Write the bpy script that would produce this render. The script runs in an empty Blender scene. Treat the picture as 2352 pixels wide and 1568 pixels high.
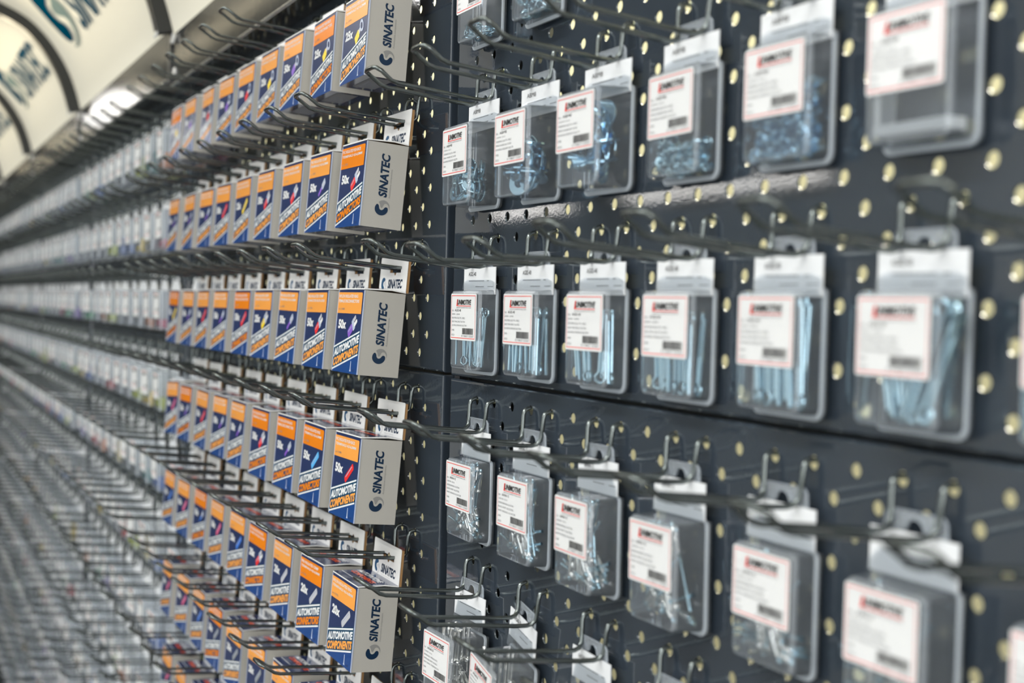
import bpy, bmesh, math, random
from mathutils import Vector, Matrix
from mathutils.geometry import tessellate_polygon
random.seed(7)
# All lengths below are in V, the vertical pitch of the perforated panels (25 mm); S turns them into metres.
S = 0.025
SC = bpy.context.scene
COL = SC.collection

# ---------------------------------------------------------------- camera
F_PX, YAW, PITCH, ROLL = 2980.552, 0.4531, -0.0265, 0.0260
CAM = Vector((20.9147, -13.3808, -2.148))
fw = Vector((-math.cos(YAW)*math.cos(PITCH), math.sin(YAW)*math.cos(PITCH), math.sin(PITCH)))
rt = fw.cross(Vector((0, 0, 1))).normalized()
up = rt.cross(fw)
R_ = math.cos(ROLL)*rt + math.sin(ROLL)*up
U_ = -math.sin(ROLL)*rt + math.cos(ROLL)*up
cam_data = bpy.data.cameras.new('camera')
cam = bpy.data.objects.new('camera', cam_data)
COL.objects.link(cam)
m3 = Matrix((R_, U_, -fw)).transposed()
cam.matrix_world = Matrix.Translation(CAM*S) @ m3.to_4x4()
cam_data.sensor_width = 36.0
cam_data.lens = F_PX/2352*36.0
cam_data.clip_start = 0.02
cam_data.clip_end = 60
cam_data.dof.use_dof = True
cam_data.dof.focus_distance = 33.2*S
cam_data.dof.aperture_fstop = 7.2
SC.camera = cam

# ---------------------------------------------------------------- colour management and world
SC.view_settings.view_transform = 'Standard'
SC.view_settings.look = 'None'
SC.view_settings.gamma = 1
SC.view_settings.use_curve_mapping = False
SC.view_settings.exposure = 0.0
try:
    SC.cycles.transparent_max_bounces = 24
except Exception:
    pass
w = bpy.data.worlds.new('store_air')
SC.world = w
w.use_nodes = True
w.node_tree.nodes['Background'].inputs[0].default_value = (0.88, 0.93, 1.0, 1)
w.node_tree.nodes['Background'].inputs[1].default_value = 0.24

# ---------------------------------------------------------------- lamps of the shop and added fill
def lamp(name, loc, size, sizey, power, rot, color=(1, 1, 1)):
    d = bpy.data.lights.new(name, 'AREA')
    d.shape = 'RECTANGLE'
    d.size = size*S
    d.size_y = sizey*S
    d.energy = power
    d.color = color
    o = bpy.data.objects.new(name, d)
    COL.objects.link(o)
    o.location = Vector(loc)*S
    o.rotation_euler = rot
    o['label'] = 'unseen shop lamp'
    return o

# ceiling tubes over the aisle (they run along the shelves)
LAMPS = []
LAMPS.append(lamp('overhead_lamp', (0, -66, 66), 140, 9, 53, (math.radians(40), 0, 0), (1.0, 0.995, 0.975)))
LAMPS.append(lamp('overhead_lamp', (-150, -66, 66), 130, 9, 13, (math.radians(40), 0, 0), (1.0, 0.98, 0.94)))
# added fill lamp aimed at the opposite wall, which throws soft light back
LAMPS.append(lamp('overhead_lamp', (-10, -120, 66), 200, 9, 245, (math.radians(-25), 0, 0), (1.0, 0.99, 0.97)))
# hanging tubes farther down the aisle, mirrored in the header boards and the glossy panels
LAMPS.append(lamp('hanging_tube_lamp', (-285, -35, 40), 60, 2.2, 6, (math.radians(20), 0, 0), (1.0, 0.98, 0.95)))
LAMPS.append(lamp('hanging_tube_lamp', (-240, -100, 72), 60, 6, 18, (math.radians(40), 0, 0), (1.0, 0.98, 0.95)))
# tubes of the opposite shelf's canopy, they glint in the glossy panels
LAMPS.append(lamp('canopy_lamp', (-207, -100, 16.6), 34, 0.8, 0.65, (math.radians(90), 0, 0), (1.0, 0.97, 0.93)))
LAMPS.append(lamp('canopy_lamp', (-143, -100, 16.6), 52, 0.8, 0.9, (math.radians(90), 0, 0), (1.0, 0.97, 0.93)))
# unseen broad fill behind the camera, turned on the cartons' side faces
LAMPS.append(lamp('side_fill_lamp', (95, -50, 10), 60, 70, 40, (0, math.radians(90), 0), (1.0, 0.99, 0.97)))
# lamp of the neighbouring aisle behind the perforated panels
LAMPS.append(lamp('rear_aisle_lamp', (-30, 7.5, 34), 200, 3, 190, (math.radians(55), 0, 0), (1.0, 0.96, 0.80)))

# ---------------------------------------------------------------- materials
MATS = {}
def mat(name, color, rough=0.5, metal=0.0, spec=0.5, coat=0.0, emit=None, bump=None, noise=None):
    m = bpy.data.materials.new(name)
    m.use_nodes = True
    nt = m.node_tree
    b = nt.nodes['Principled BSDF']
    b.inputs['Base Color'].default_value = (*color, 1)
    b.inputs['Roughness'].default_value = rough
    b.inputs['Metallic'].default_value = metal
    b.inputs['Specular IOR Level'].default_value = spec
    b.inputs['Coat Weight'].default_value = coat
    b.inputs['Coat Roughness'].default_value = 0.06
    if emit:
        b.inputs['Emission Color'].default_value = (*emit[0], 1)
        b.inputs['Emission Strength'].default_value = emit[1]
    if bump or noise:
        tc = nt.nodes.new('ShaderNodeTexCoord')
        n = nt.nodes.new('ShaderNodeTexNoise')
        nt.links.new(tc.outputs['Object'], n.inputs['Vector'])
        n.inputs['Scale'].default_value = (bump or noise)[0]
        n.inputs['Detail'].default_value = 3
        if bump:
            bp = nt.nodes.new('ShaderNodeBump')
            bp.inputs['Strength'].default_value = bump[1]
            bp.inputs['Distance'].default_value = bump[2]
            nt.links.new(n.outputs['Fac'], bp.inputs['Height'])
            nt.links.new(bp.outputs['Normal'], b.inputs['Normal'])
            if coat:
                nt.links.new(bp.outputs['Normal'], b.inputs['Coat Normal'])
        if noise:
            mx = nt.nodes.new('ShaderNodeMixRGB')
            mx.inputs[1].default_value = (*color, 1)
            mx.inputs[2].default_value = (*[c*noise[1] for c in color], 1)
            nt.links.new(n.outputs['Fac'], mx.inputs[0])
            nt.links.new(mx.outputs[0], b.inputs['Base Color'])
    MATS[name] = m
    return m

def plastic(name, milk, tint, rough=0.09, film=0.0):
    """clear polypropylene sheet: mostly lets light through, mirrors at grazing angles, slightly milky"""
    m = bpy.data.materials.new(name)
    m.use_nodes = True
    nt = m.node_tree
    nt.nodes.remove(nt.nodes['Principled BSDF'])
    out = nt.nodes['Material Output']
    tr = nt.nodes.new('ShaderNodeBsdfTransparent')
    tr.inputs[0].default_value = (*tint, 1)
    gl = nt.nodes.new('ShaderNodeBsdfGlossy')
    gl.inputs['Color'].default_value = (0.95, 0.97, 1, 1)
    gl.inputs['Roughness'].default_value = rough
    df = nt.nodes.new('ShaderNodeBsdfDiffuse')
    df.inputs['Color'].default_value = (0.84, 0.92, 1.0, 1)
    tl = nt.nodes.new('ShaderNodeBsdfTranslucent')
    tl.inputs['Color'].default_value = (0.82, 0.87, 0.92, 1)
    ad = nt.nodes.new('ShaderNodeMixShader')
    ad.inputs[0].default_value = 0.2
    nt.links.new(df.outputs[0], ad.inputs[1])
    nt.links.new(tl.outputs[0], ad.inputs[2])
    m1 = nt.nodes.new('ShaderNodeMixShader')
    m1.inputs[0].default_value = milk
    nt.links.new(tr.outputs[0], m1.inputs[1])
    nt.links.new(ad.outputs[0], m1.inputs[2])
    fr = nt.nodes.new('ShaderNodeFresnel')
    fr.inputs['IOR'].default_value = 1.45
    m2 = nt.nodes.new('ShaderNodeMixShader')
    nt.links.new(fr.outputs[0], m2.inputs[0])
    nt.links.new(m1.outputs[0], m2.inputs[1])
    nt.links.new(gl.outputs[0], m2.inputs[2])
    nt.links.new(m2.outputs[0], out.inputs['Surface'])
    MATS[name] = m
    return m

mat('panel_paint', (0.030, 0.040, 0.053), 0.045, 0, 1.0, bump=(520, 0.06, 0.0003))
mat('post_paint', (0.010, 0.011, 0.012), 0.4)
mat('header_paint', (0.020, 0.022, 0.022), 0.14, 0, 0.25, bump=(60, 0.12, 0.001))
mat('rib_paint', (0.022, 0.025, 0.026), 0.3)
mat('steel_wire', (0.155, 0.175, 0.172), 0.22, 0.9, bump=(400, 0.2, 0.0003))
mat('bright_steel', (0.75, 0.80, 0.82), 0.14, 1.0)
mat('zinc', (0.50, 0.70, 0.80), 0.18, 1.0)
mat('zinc_blue', (0.42, 0.64, 0.80), 0.18, 1.0)
mat('aluminium', (0.90, 0.90, 0.88), 0.2, 1.0)
mat('board', (0.47, 0.455, 0.415), 0.42, 0, 0.4)
mat('board_white', (0.86, 0.86, 0.84), 0.30, 0, 0.5, coat=0.2)
mat('board_raw', (0.36, 0.20, 0.08), 0.8)
mat('print_navy', (0.018, 0.034, 0.115), 0.22, 0, 0.5, coat=0.5)
mat('print_royal', (0.010, 0.060, 0.24), 0.22, 0, 0.5, coat=0.5)
mat('print_teal', (0.004, 0.060, 0.13), 0.22, 0, 0.5, coat=0.5)
mat('print_orange', (0.98, 0.40, 0.075), 0.22, 0, 0.5, coat=0.5)
mat('print_deep_orange', (0.90, 0.25, 0.004), 0.22, 0, 0.5, coat=0.5)
mat('print_white', (0.86, 0.87, 0.87), 0.22, 0, 0.5, coat=0.5)
mat('print_pale', (0.50, 0.56, 0.70), 0.22, 0, 0.5, coat=0.5)
mat('print_redorange', (0.80, 0.09, 0.02), 0.25)
mat('logo_navy', (0.002, 0.022, 0.060), 0.35)
mat('logo_blue', (0.003, 0.070, 0.17), 0.35)
mat('logo_grey', (0.27, 0.27, 0.26), 0.4)
mat('logo_lightgrey', (0.62, 0.62, 0.62), 0.4)
mat('ink_dark', (0.02, 0.02, 0.02), 0.5)
mat('ink_grey', (0.20, 0.21, 0.22), 0.5)
mat('ink_red', (0.78, 0.035, 0.02), 0.4)
mat('paper', (0.73, 0.74, 0.74), 0.45)
mat('card', (0.76, 0.78, 0.80), 0.35)
mat('c_red', (0.75, 0.03, 0.03), 0.3)
mat('c_yellow', (0.85, 0.62, 0.02), 0.3)
mat('c_blue', (0.04, 0.17, 0.62), 0.3)
mat('c_skyblue', (0.10, 0.42, 0.80), 0.3)
mat('c_purple', (0.22, 0.10, 0.50), 0.3)
mat('c_pink', (0.70, 0.10, 0.22), 0.3)
mat('c_green', (0.02, 0.42, 0.16), 0.3)
mat('c_teal', (0.05, 0.28, 0.28), 0.3)
mat('c_lime', (0.62, 0.68, 0.04), 0.3)
mat('c_amber', (0.80, 0.45, 0.05), 0.3)
mat('c_grey', (0.25, 0.27, 0.28), 0.3)
mat('c_silver', (0.50, 0.50, 0.54), 0.3)
mat('c_orange', (0.75, 0.25, 0.05), 0.3)
mat('cream_wall', (0.80, 0.76, 0.52), 0.8)
mat('floor_tile', (0.16, 0.16, 0.155), 0.35, noise=(3, 0.8))
mat('ceiling_tile', (0.42, 0.43, 0.44), 0.9, noise=(2, 0.9))
mat('far_wall', (0.62, 0.65, 0.68), 0.8, noise=(1, 0.9))
mat('end_wall', (0.16, 0.17, 0.18), 0.8, noise=(1, 0.9))
mat('sign_teal', (0.0, 0.055, 0.11), 0.9, 0, 0.0)
mat('sign_grey', (0.16, 0.24, 0.25), 0.6, 0, 0.2)
plastic('clear_plastic', 0.10, (0.955, 0.975, 0.99))
plastic('milky_plastic', 0.27, (0.965, 0.98, 0.99), 0.2)
plastic('rim_plastic', 0.55, (0.96, 0.975, 0.985), 0.25)

# sign face: plain diffuse with emission put in for the light coming through
m = bpy.data.materials.new('sign_face')
m.use_nodes = True
nt = m.node_tree
nt.nodes.remove(nt.nodes['Principled BSDF'])
d1 = nt.nodes.new('ShaderNodeBsdfDiffuse'); d1.inputs[0].default_value = (0.62, 0.61, 0.54, 1)
d2 = nt.nodes.new('ShaderNodeEmission'); d2.inputs[0].default_value = (1.0, 0.94, 0.76, 1); d2.inputs[1].default_value = 0.30
a = nt.nodes.new('ShaderNodeAddShader')
nt.links.new(d1.outputs[0], a.inputs[0]); nt.links.new(d2.outputs[0], a.inputs[1])
nt.links.new(a.outputs[0], nt.nodes['Material Output'].inputs[0])
MATS['sign_face'] = m

# ---------------------------------------------------------------- mesh building helpers
_txt = {}
def text_tris(s, bold=0.0):
    """triangles of a string, fitted to the unit square (keeps nothing but its shape)"""
    key = (s, bold)
    if key in _txt:
        return _txt[key]
    cu = bpy.data.curves.new('t', 'FONT')
    cu.body = s
    cu.resolution_u = 3
    cu.offset = bold
    ob = bpy.data.objects.new('t', cu)
    COL.objects.link(ob)
    bpy.context.view_layer.update()
    dg = bpy.context.evaluated_depsgraph_get()
    me = bpy.data.meshes.new_from_object(ob.evaluated_get(dg))
    vs = [(v.co.x, v.co.y) for v in me.vertices]
    fs = [tuple(p.vertices) for p in me.polygons]
    bpy.data.objects.remove(ob)
    bpy.data.curves.remove(cu)
    bpy.data.meshes.remove(me)
    x0 = min(v[0] for v in vs); x1 = max(v[0] for v in vs)
    y0 = min(v[1] for v in vs); y1 = max(v[1] for v in vs)
    vs = [((x-x0)/(x1-x0), (y-y0)/(y1-y0)) for x, y in vs]
    _txt[key] = (vs, fs)
    return _txt[key]

class MB:
    def __init__(s):
        s.v = []; s.f = []; s.m = []; s.sm = []; s.names = []
    def mi(s, name):
        if name not in s.names:
            s.names.append(name)
        return s.names.index(name)
    def add(s, vs, fs, m, smooth=False):
        o = len(s.v); k = s.mi(m)
        s.v += [tuple(v) for v in vs]
        for f in fs:
            s.f.append(tuple(i+o for i in f)); s.m.append(k); s.sm.append(smooth)
    def box(s, a, b, m):
        x0, y0, z0 = a; x1, y1, z1 = b
        s.add([(x0,y0,z0),(x1,y0,z0),(x1,y1,z0),(x0,y1,z0),(x0,y0,z1),(x1,y0,z1),(x1,y1,z1),(x0,y1,z1)],
              [(0,3,2,1),(4,5,6,7),(0,1,5,4),(1,2,6,5),(2,3,7,6),(3,0,4,7)], m)
    def quad(s, pts, m):
        s.add(pts, [tuple(range(len(pts)))], m)
    def on(s, fr, pts, m, off=0.004):
        """flat polygon given in (u,v) on a frame (origin, ux, uy)"""
        o, ux, uy = fr
        n = ux.cross(uy).normalized()
        s.add([o+ux*u+uy*v+n*off for u, v in pts], [tuple(range(len(pts)))], m)
    def text(s, fr, st, u, v, w, h, m, off=0.008, bold=0.0, skew=0.0, lean=0.0):
        o, ux, uy = fr
        n = ux.cross(uy).normalized()
        vs, fs = text_tris(st, bold)
        pts = []
        for a, b in vs:
            x = u+a*w+b*h*lean
            y = v+b*h+(x-u)*skew
            pts.append(o+ux*x+uy*y+n*off)
        s.add(pts, fs, m)
    def tube(s, path, r, m, n=8, cap=True, closed=False):
        P = [Vector(p) for p in path]
        rings = []
        N = len(P)
        prev = None
        for i, p in enumerate(P):
            if closed:
                d = (P[(i+1) % N]-P[i-1]).normalized()
            elif i == 0:
                d = (P[1]-P[0]).normalized()
            elif i == N-1:
                d = (P[-1]-P[-2]).normalized()
            else:
                d = ((P[i+1]-P[i]).normalized()+(P[i]-P[i-1]).normalized()).normalized()
            if prev is None:
                a = d.orthogonal().normalized()
            else:
                a = (prev-d*prev.dot(d))
                a = a.normalized() if a.length > 1e-6 else d.orthogonal().normalized()
            prev = a
            b = d.cross(a)
            rr = r[i] if isinstance(r, (list, tuple)) else r
            rings.append([p+a*math.cos(2*math.pi*k/n)*rr+b*math.sin(2*math.pi*k/n)*rr for k in range(n)])
        vs = [q for g in rings for q in g]
        fs = []
        M = N if closed else N-1
        for i in range(M):
            j = (i+1) % N
            for k in range(n):
                l = (k+1) % n
                fs.append((i*n+k, i*n+l, j*n+l, j*n+k))
        s.add(vs, fs, m, True)
        if cap and not closed:
            s.add(rings[0], [tuple(reversed(range(n)))], m)
            s.add(rings[-1], [tuple(range(n))], m)
    def plate(s, outer, holes, y0, y1, m, side=None):
        """outline in (x,z), extruded from y0 (front) to y1"""
        loops = [outer]+list(holes)
        flat = [p for l in loops for p in l]
        tris = tessellate_polygon([[Vector((p[0], p[1], 0)) for p in l] for l in loops])
        n = len(flat)
        def orient(t):
            a, b, c = (flat[i] for i in t)
            return (b[0]-a[0])*(c[1]-a[1])-(b[1]-a[1])*(c[0]-a[0])
        fr = [t if orient(t) > 0 else (t[0], t[2], t[1]) for t in tris]
        s.add([(x, y0, z) for x, z in flat], fr, m)
        s.add([(x, y1, z) for x, z in flat], [(a, c, b) for a, b, c in fr], m)
        for li, l in enumerate(loops):
            k = len(l)
            ar = sum(l[i][0]*l[(i+1) % k][1]-l[(i+1) % k][0]*l[i][1] for i in range(k))
            if (ar < 0) != (li > 0):
                l = l[::-1]
            vs = [(x, y0, z) for x, z in l]+[(x, y1, z) for x, z in l]
            s.add(vs, [(i, i+k, (i+1) % k+k, (i+1) % k) for i in range(k)], side or m)
    def mesh(s, name):
        me = bpy.data.meshes.new(name)
        me.from_pydata([(x*S, y*S, z*S) for x, y, z in s.v], [], s.f)
        for n_ in s.names:
            me.materials.append(MATS[n_])
        me.polygons.foreach_set('material_index', s.m)
        me.polygons.foreach_set('use_smooth', s.sm)
        me.update()
        return me

def link(name, me, parent=None, loc=(0, 0, 0), rot=(0, 0, 0), label=None, cat=None, group=None, kind=None):
    o = bpy.data.objects.new(name, me)
    COL.objects.link(o)
    o.location = Vector(loc)*S
    o.rotation_euler = rot
    if parent: o.parent = parent
    if label: o['label'] = label
    if cat: o['category'] = cat
    if group: o['group'] = group
    if kind: o['kind'] = kind
    return o

def rrect(x0, z0, x1, z1, r, n=4):
    """rounded rectangle, r may be a 4-tuple (bottom-left, bottom-right, top-right, top-left)"""
    if not isinstance(r, tuple): r = (r,)*4
    out = []
    for (cx, cz, a0, rr) in ((x0+r[0], z0+r[0], 180, r[0]), (x1-r[1], z0+r[1], 270, r[1]), (x1-r[2], z1-r[2], 0, r[2]), (x0+r[3], z1-r[3], 90, r[3])):
        if rr <= 0:
            out.append((cx, cz)); continue
        for k in range(n+1):
            t = math.radians(a0+90*k/n)
            out.append((cx+rr*math.cos(t), cz+rr*math.sin(t)))
    return out

X_, Y_, Z_ = Vector((1, 0, 0)), Vector((0, 1, 0)), Vector((0, 0, 1))
ORD = ['zeroth', 'first', 'second', 'third', 'fourth', 'fifth', 'sixth', 'seventh', 'eighth', 'ninth', 'tenth', 'eleventh', 'twelfth', 'thirteenth', 'fourteenth']

def pix(x, y, z):
    d = Vector((x, y, z))-CAM
    q = d.dot(fw)
    if q < 1: return None
    return 1176+F_PX*d.dot(R_)/q, 784-F_PX*d.dot(U_)/q, q
def in_frame(pts, mg=25):
    P = [pix(*p) for p in pts]
    P = [p for p in P if p]
    if not P: return False
    return (max(p[0] for p in P) > -mg and min(p[0] for p in P) < 2352+mg and
            max(p[1] for p in P) > -mg and min(p[1] for p in P) < 1568+mg)

# ---------------------------------------------------------------- the shop shell
def shell(name, a, b, m):
    q = MB(); q.box(a, b, m)
    return link(name, q.mesh(name), kind='structure')
shell('floor', (-420, -190, -60), (150, 60, -58), 'floor_tile')
shell('ceiling', (-420, -190, 74), (150, 60, 76), 'ceiling_tile')
shell('wall_back', (-420, 12, -58), (150, 13, 74), 'cream_wall')
shell('wall_left', (-422, -190, -58), (-420, 60, 74), 'end_wall')
shell('wall_front', (-420, -192, -58), (150, -190, 74), 'far_wall')

# ---------------------------------------------------------------- perforated panels, posts
BAY = 32.04
PX0, PX1 = 0.32, 31.76         # painted width of a panel inside its bay
def panel_mesh():
    q = MB()
    H = 12.0
    zt, zb = -0.035, -11.965     # local z: 0 is the seam above
    x0, x1 = PX0, PX1
    e = 0.07
    cells_x0, cells_x1 = 1.25, 30.75
    cells_z0, cells_z1 = -11.75, -0.25
    r = 0.122
    N = 16
    nx = int(round((cells_x1-cells_x0)/0.5)); nz = int(round((cells_z1-cells_z0)/0.5))
    hv = []; hf = []; pf = []; rv = []; rf = []
    for i in range(nx):
        for j in range(nz):
            cx = cells_x0+0.25+0.5*i; cz = cells_z0+0.25+0.5*j
            a, b = cx-0.25, cx+0.25; c, d = cz-0.25, cz+0.25
            fx = round((cx-1.5)*2); fz = round(-cz*2)
            if (fx+fz) % 2 == 0:
                o = len(hv)
                hv += [(a, 0, c), (b, 0, c), (b, 0, d), (a, 0, d)]
                hv += [(cx+r*math.cos(2*math.pi*(k+0.0)/N-3*math.pi/4), 0, cz+r*math.sin(2*math.pi*k/N-3*math.pi/4)) for k in range(N)]
                for s_ in range(4):
                    n_ = (s_+1) % 4
                    k0 = s_*4
                    arc = [o+4+(k0+t) % N for t in range(5)]
                    hf.append((o+s_, o+n_)+tuple(reversed(arc)))
                o2 = len(rv)
                rv += [(cx+r*math.cos(2*math.pi*k/N), 0, cz+r*math.sin(2*math.pi*k/N)) for k in range(N)]
                rv += [(cx+(r-0.012)*math.cos(2*math.pi*k/N), 0.03, cz+(r-0.012)*math.sin(2*math.pi*k/N)) for k in range(N)]
                rf += [(o2+k, o2+(k+1) % N, o2+N+(k+1) % N, o2+N+k) for k in range(N)]
            else:
                o = len(hv)
                hv += [(a, 0, c), (b, 0, c), (b, 0, d), (a, 0, d)]
                hf.append((o, o+1, o+2, o+3))
    q.add(hv, hf, 'panel_paint')
    q.add(rv, rf, 'panel_paint', True)
    # plain margins
    for (a, c, b, d) in ((x0+e, zb+e, cells_x0, zt-e), (cells_x1, zb+e, x1-e, zt-e), (cells_x0, cells_z1, cells_x1, zt-e), (cells_x0, zb+e, cells_x1, cells_z0)):
        q.quad([(a, 0, c), (b, 0, c), (b, 0, d), (a, 0, d)], 'panel_paint')
    # rolled edges going back
    ring = [(0.0, 0.0), (0.38*e, 0.06*e), (0.72*e, 0.30*e), (0.93*e, 0.62*e), (e, e), (e, 0.55)]
    prev = None
    for off, dy in ring:
        a, b, c, d = x0+e-off, x1-e+off, zb+e-off, zt-e+off
        cur = [(a, dy, c), (b, dy, c), (b, dy, d), (a, dy, d)]
        if prev:
            q.add(prev+cur, [(k, k+4, (k+1) % 4+4, (k+1) % 4) for k in range(4)], 'panel_paint')
        prev = cur
    return q.mesh('perforated_panel')
PANEL = panel_mesh()
BX0 = [-10.50, -42.42, -74.42, -106.42, -138.42, -170.42]    # left edge of bay n (0 is the nearest)
SEAM = [20.0, 8.0, -4.0, -16.0, -28.0, -40.0]
bay_words = ['nearest bay, behind the clear packs', 'second bay, behind the orange cartons', 'third bay, behind far packs', 'fourth bay', 'fifth bay', 'sixth bay at the far end']
for b in range(6):
    bx0 = BX0[b]
    for s_, z in enumerate(SEAM):
        lo = z-12
        if b == 0 and s_ > 3: continue
        if b == 1 and s_ > 4: continue
        pl = link('perforated_panel', PANEL, None, (bx0, 0, z+(0.045 if b else 0)), label='dark grey perforated metal panel, %s, %s panel from top' % (bay_words[b], ORD[s_+1]), cat='shelf panel', group='perforated back panels')
for b in range(6):
    q = MB()
    xc = BX0[b]+0.06
    q.box((xc-2.35, 1.2, -58), (xc-1.9, 1.9, 24), 'post_paint')
    q.box((xc+1.9, 1.2, -58), (xc+2.35, 1.9, 24), 'post_paint')
    q.box((xc-2.35, 1.15, -58), (xc+2.35, 1.2, 24), 'post_paint')
    q.box((xc-0.17, 0.30, -58), (xc+0.17, 1.15, 24), 'post_paint')
    for zz in SEAM: q.box((xc+0.25, 0.62, zz-0.22), (xc+31.7, 0.75, zz+0.22), 'post_paint')  # added dark backing rails, keep the lit wall from showing through the seams
    link('shelf_post', q.mesh('shelf_post'), label='dark upright post behind the %s gap between perforated panels from the right' % ORD[b+1], cat='post', group='shelving uprights')

# base deck of the shelving
q = MB()
q.box((-172, -16, -58), (22, 0, -54), 'header_paint')
link('base_shelf', q.mesh('base_shelf'), label='long dark base shelf standing on the floor under all bays', cat='shelf')

# ---------------------------------------------------------------- lit canopy signs and header boards
PROF = [(-1.01, 10.76), (-1.39, 12.09), (-1.9, 13.4), (-2.64, 14.67), (-3.51, 15.77), (-4.66, 16.77), (-6.34, 17.57), (-8.5, 18.3), (-10.5, 18.7)]
def smooth_prof():
    P = [Vector(p) for p in PROF]
    out = []
    for i in range(len(P)-1):
        p0 = P[i-1] if i else P[0]*2-P[1]
        p3 = P[i+2] if i+2 < len(P) else P[-1]*2-P[-2]
        for k in range(5):
            t = k/5
            a, b, c, d = p0, P[i], P[i+1], p3
            out.append(0.5*((2*b)+(c-a)*t+(2*a-5*b+4*c-d)*t*t+(3*b-a-3*c+d)*t**3))
    out.append(P[-1])
    return out
SP = smooth_prof()
SL = [0.0]
for a_, b_ in zip(SP, SP[1:]): SL.append(SL[-1]+(b_-a_).length)
def arc(s_, off=0.0):
    for i in range(len(SP)-1):
        if s_ <= SL[i+1] or i == len(SP)-2:
            t = (s_-SL[i])/(SL[i+1]-SL[i])
            p = SP[i].lerp(SP[i+1], t)
            d = (SP[i+1]-SP[i]).normalized()
            n = Vector((-d.y, d.x))           # towards the aisle and down
            if n.x > 0: n = -n
            return p+n*off
def swoosh(part):
    """the two comma shapes of the round emblem, in the unit square"""
    pts = []
    if part == 0:      # large comma on the left
        for k in range(15):
            t = math.radians(62+k*(258-62)/14)
            pts.append((0.46+0.44*math.cos(t), 0.54+0.46*math.sin(t)))
        inner = [(0.60, 0.13), (0.64, 0.24), (0.60, 0.36), (0.48, 0.42), (0.38, 0.50), (0.36, 0.62), (0.44, 0.73), (0.56, 0.76), (0.66, 0.80), (0.70, 0.90)]
        pts = pts[::1]
        pts += [(0.42, 0.09)]+inner[:0]
        out = []
        for k in range(15):
            t = math.radians(50+k*(262-50)/14)
            out.append((0.44+0.42*math.cos(t), 0.55+0.45*math.sin(t)))
        out += [(0.50, 0.12), (0.56, 0.17), (0.58, 0.27), (0.52, 0.35), (0.42, 0.42), (0.36, 0.52), (0.38, 0.63), (0.47, 0.70), (0.58, 0.72), (0.68, 0.76), (0.73, 0.84)]
        return out
    out = []
    for k in range(13):
        t = math.radians(-112+k*(48+112)/12)
        out.append((0.56+0.44*math.cos(t), 0.44+0.44*math.sin(t)))
    out += [(0.80, 0.72), (0.70, 0.66), (0.58, 0.63), (0.50, 0.58), (0.50, 0.52), (0.60, 0.46), (0.74, 0.40), (0.80, 0.32), (0.78, 0.20), (0.68, 0.10), (0.54, 0.04)]
    return out
def curved(q, tris_v, tris_f, x0, s0, w, h, m, off):
    """wrap flat letters onto the curved sign"""
    bm = bmesh.new()
    vv = [bm.verts.new((x0+a*w, s0+b*h, 0)) for a, b in tris_v]
    for f in tris_f:
        try: bm.faces.new([vv[i] for i in f])
        except ValueError: pass
    s_ = s0+0.3
    while s_ < s0+h:
        g = bm.verts[:]+bm.edges[:]+bm.faces[:]
        bmesh.ops.bisect_plane(bm, geom=g, plane_co=(0, s_, 0), plane_no=(0, 1, 0))
        s_ += 0.3
    bm.verts.index_update()
    pts = []
    for v in bm.verts:
        p = arc(v.co.y, off)
        pts.append((v.co.x, p.x, p.y))
    q.add(pts, [tuple(v.index for v in f.verts) for f in bm.faces], m)
    bm.free()
sign_q = MB()
vs = []; fs = []
NS = len(SP)
for xx in (0.42, 31.58):
    for p in SP: vs.append((xx, p.x, p.y))
for i in range(NS-1): fs.append((i, i+1, NS+i+1, NS+i))
sign_q.add(vs, fs, 'sign_face', True)
SIGN_FACE = sign_q.mesh('sign_face')
q = MB()
tv, tf = text_tris('SINATEC', 0.025)
curved(q, tv, tf, 12.0, 3.55, 14.2, 2.95, 'sign_teal', 0.12)
SIGN_TEXT = q.mesh('lettering')
q = MB()
for part, mm in ((0, 'sign_teal'), (1, 'sign_grey')):
    sw = swoosh(part)
    tr = tessellate_polygon([[Vector((a, b, 0)) for a, b in sw]])
    curved(q, sw, tr, 4.6, 3.3, 6.2, 4.6, mm, 0.10+0.02*part)
SIGN_LOGO = q.mesh('emblem')
q = MB()
rib = []
for p in SP: rib.append(p)
for sx in (-0.36, 0.36):
    pass
rv = []; rf = []
for i in range(NS):
    n_ = arc(SL[i], 0.75); o_ = arc(SL[i], -0.9)
    for (xx, pp) in ((-0.38, n_), (0.38, n_), (0.38, o_), (-0.38, o_)):
        rv.append((xx, pp.x, pp.y))
for i in range(NS-1):
    for k in range(4):
        l = (k+1) % 4
        rf.append((i*4+k, i*4+l, (i+1)*4+l, (i+1)*4+k))
q.add(rv, rf, 'rib_paint')
q.add(rv[:4], [(0, 1, 2, 3)], 'rib_paint')
RIB = q.mesh('rib')
q = MB()
q.tube([(-0.05, -1.78, 10.70), (-0.05, -1.70, 10.68)], 0.30, 'print_white', 12)
q.tube([(0.95, -1.22, 10.30), (0.95, -1.10, 10.28)], 0.26, 'print_white', 12)
q.tube([(0.95, -1.12, 8.75), (0.95, -1.04, 8.74)], 0.20, 'print_white', 12)
RIVET = q.mesh('glint_disc')  # white discs painted in as glints where the ribs reflect light
HDR = MB()
HDR.box((0.30, -1.05, 8.45), (31.72, -0.95, 10.75), 'header_paint')
HDR.box((0.30, -1.05, 8.33), (31.72, -0.02, 8.45), 'header_paint')
HDR = HDR.mesh('header_board')
q = MB()
q.tube([(0.3, -1.07, 8.36), (31.72, -1.07, 8.36)], 0.06, 'aluminium', 8)
RAIL = q.mesh('edge_rail')
q = MB(); q.box((-0.30, -1.16, 8.35), (0.32, -0.9, 10.9), 'rib_paint'); STRAP = q.mesh('joint_strip')
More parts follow.
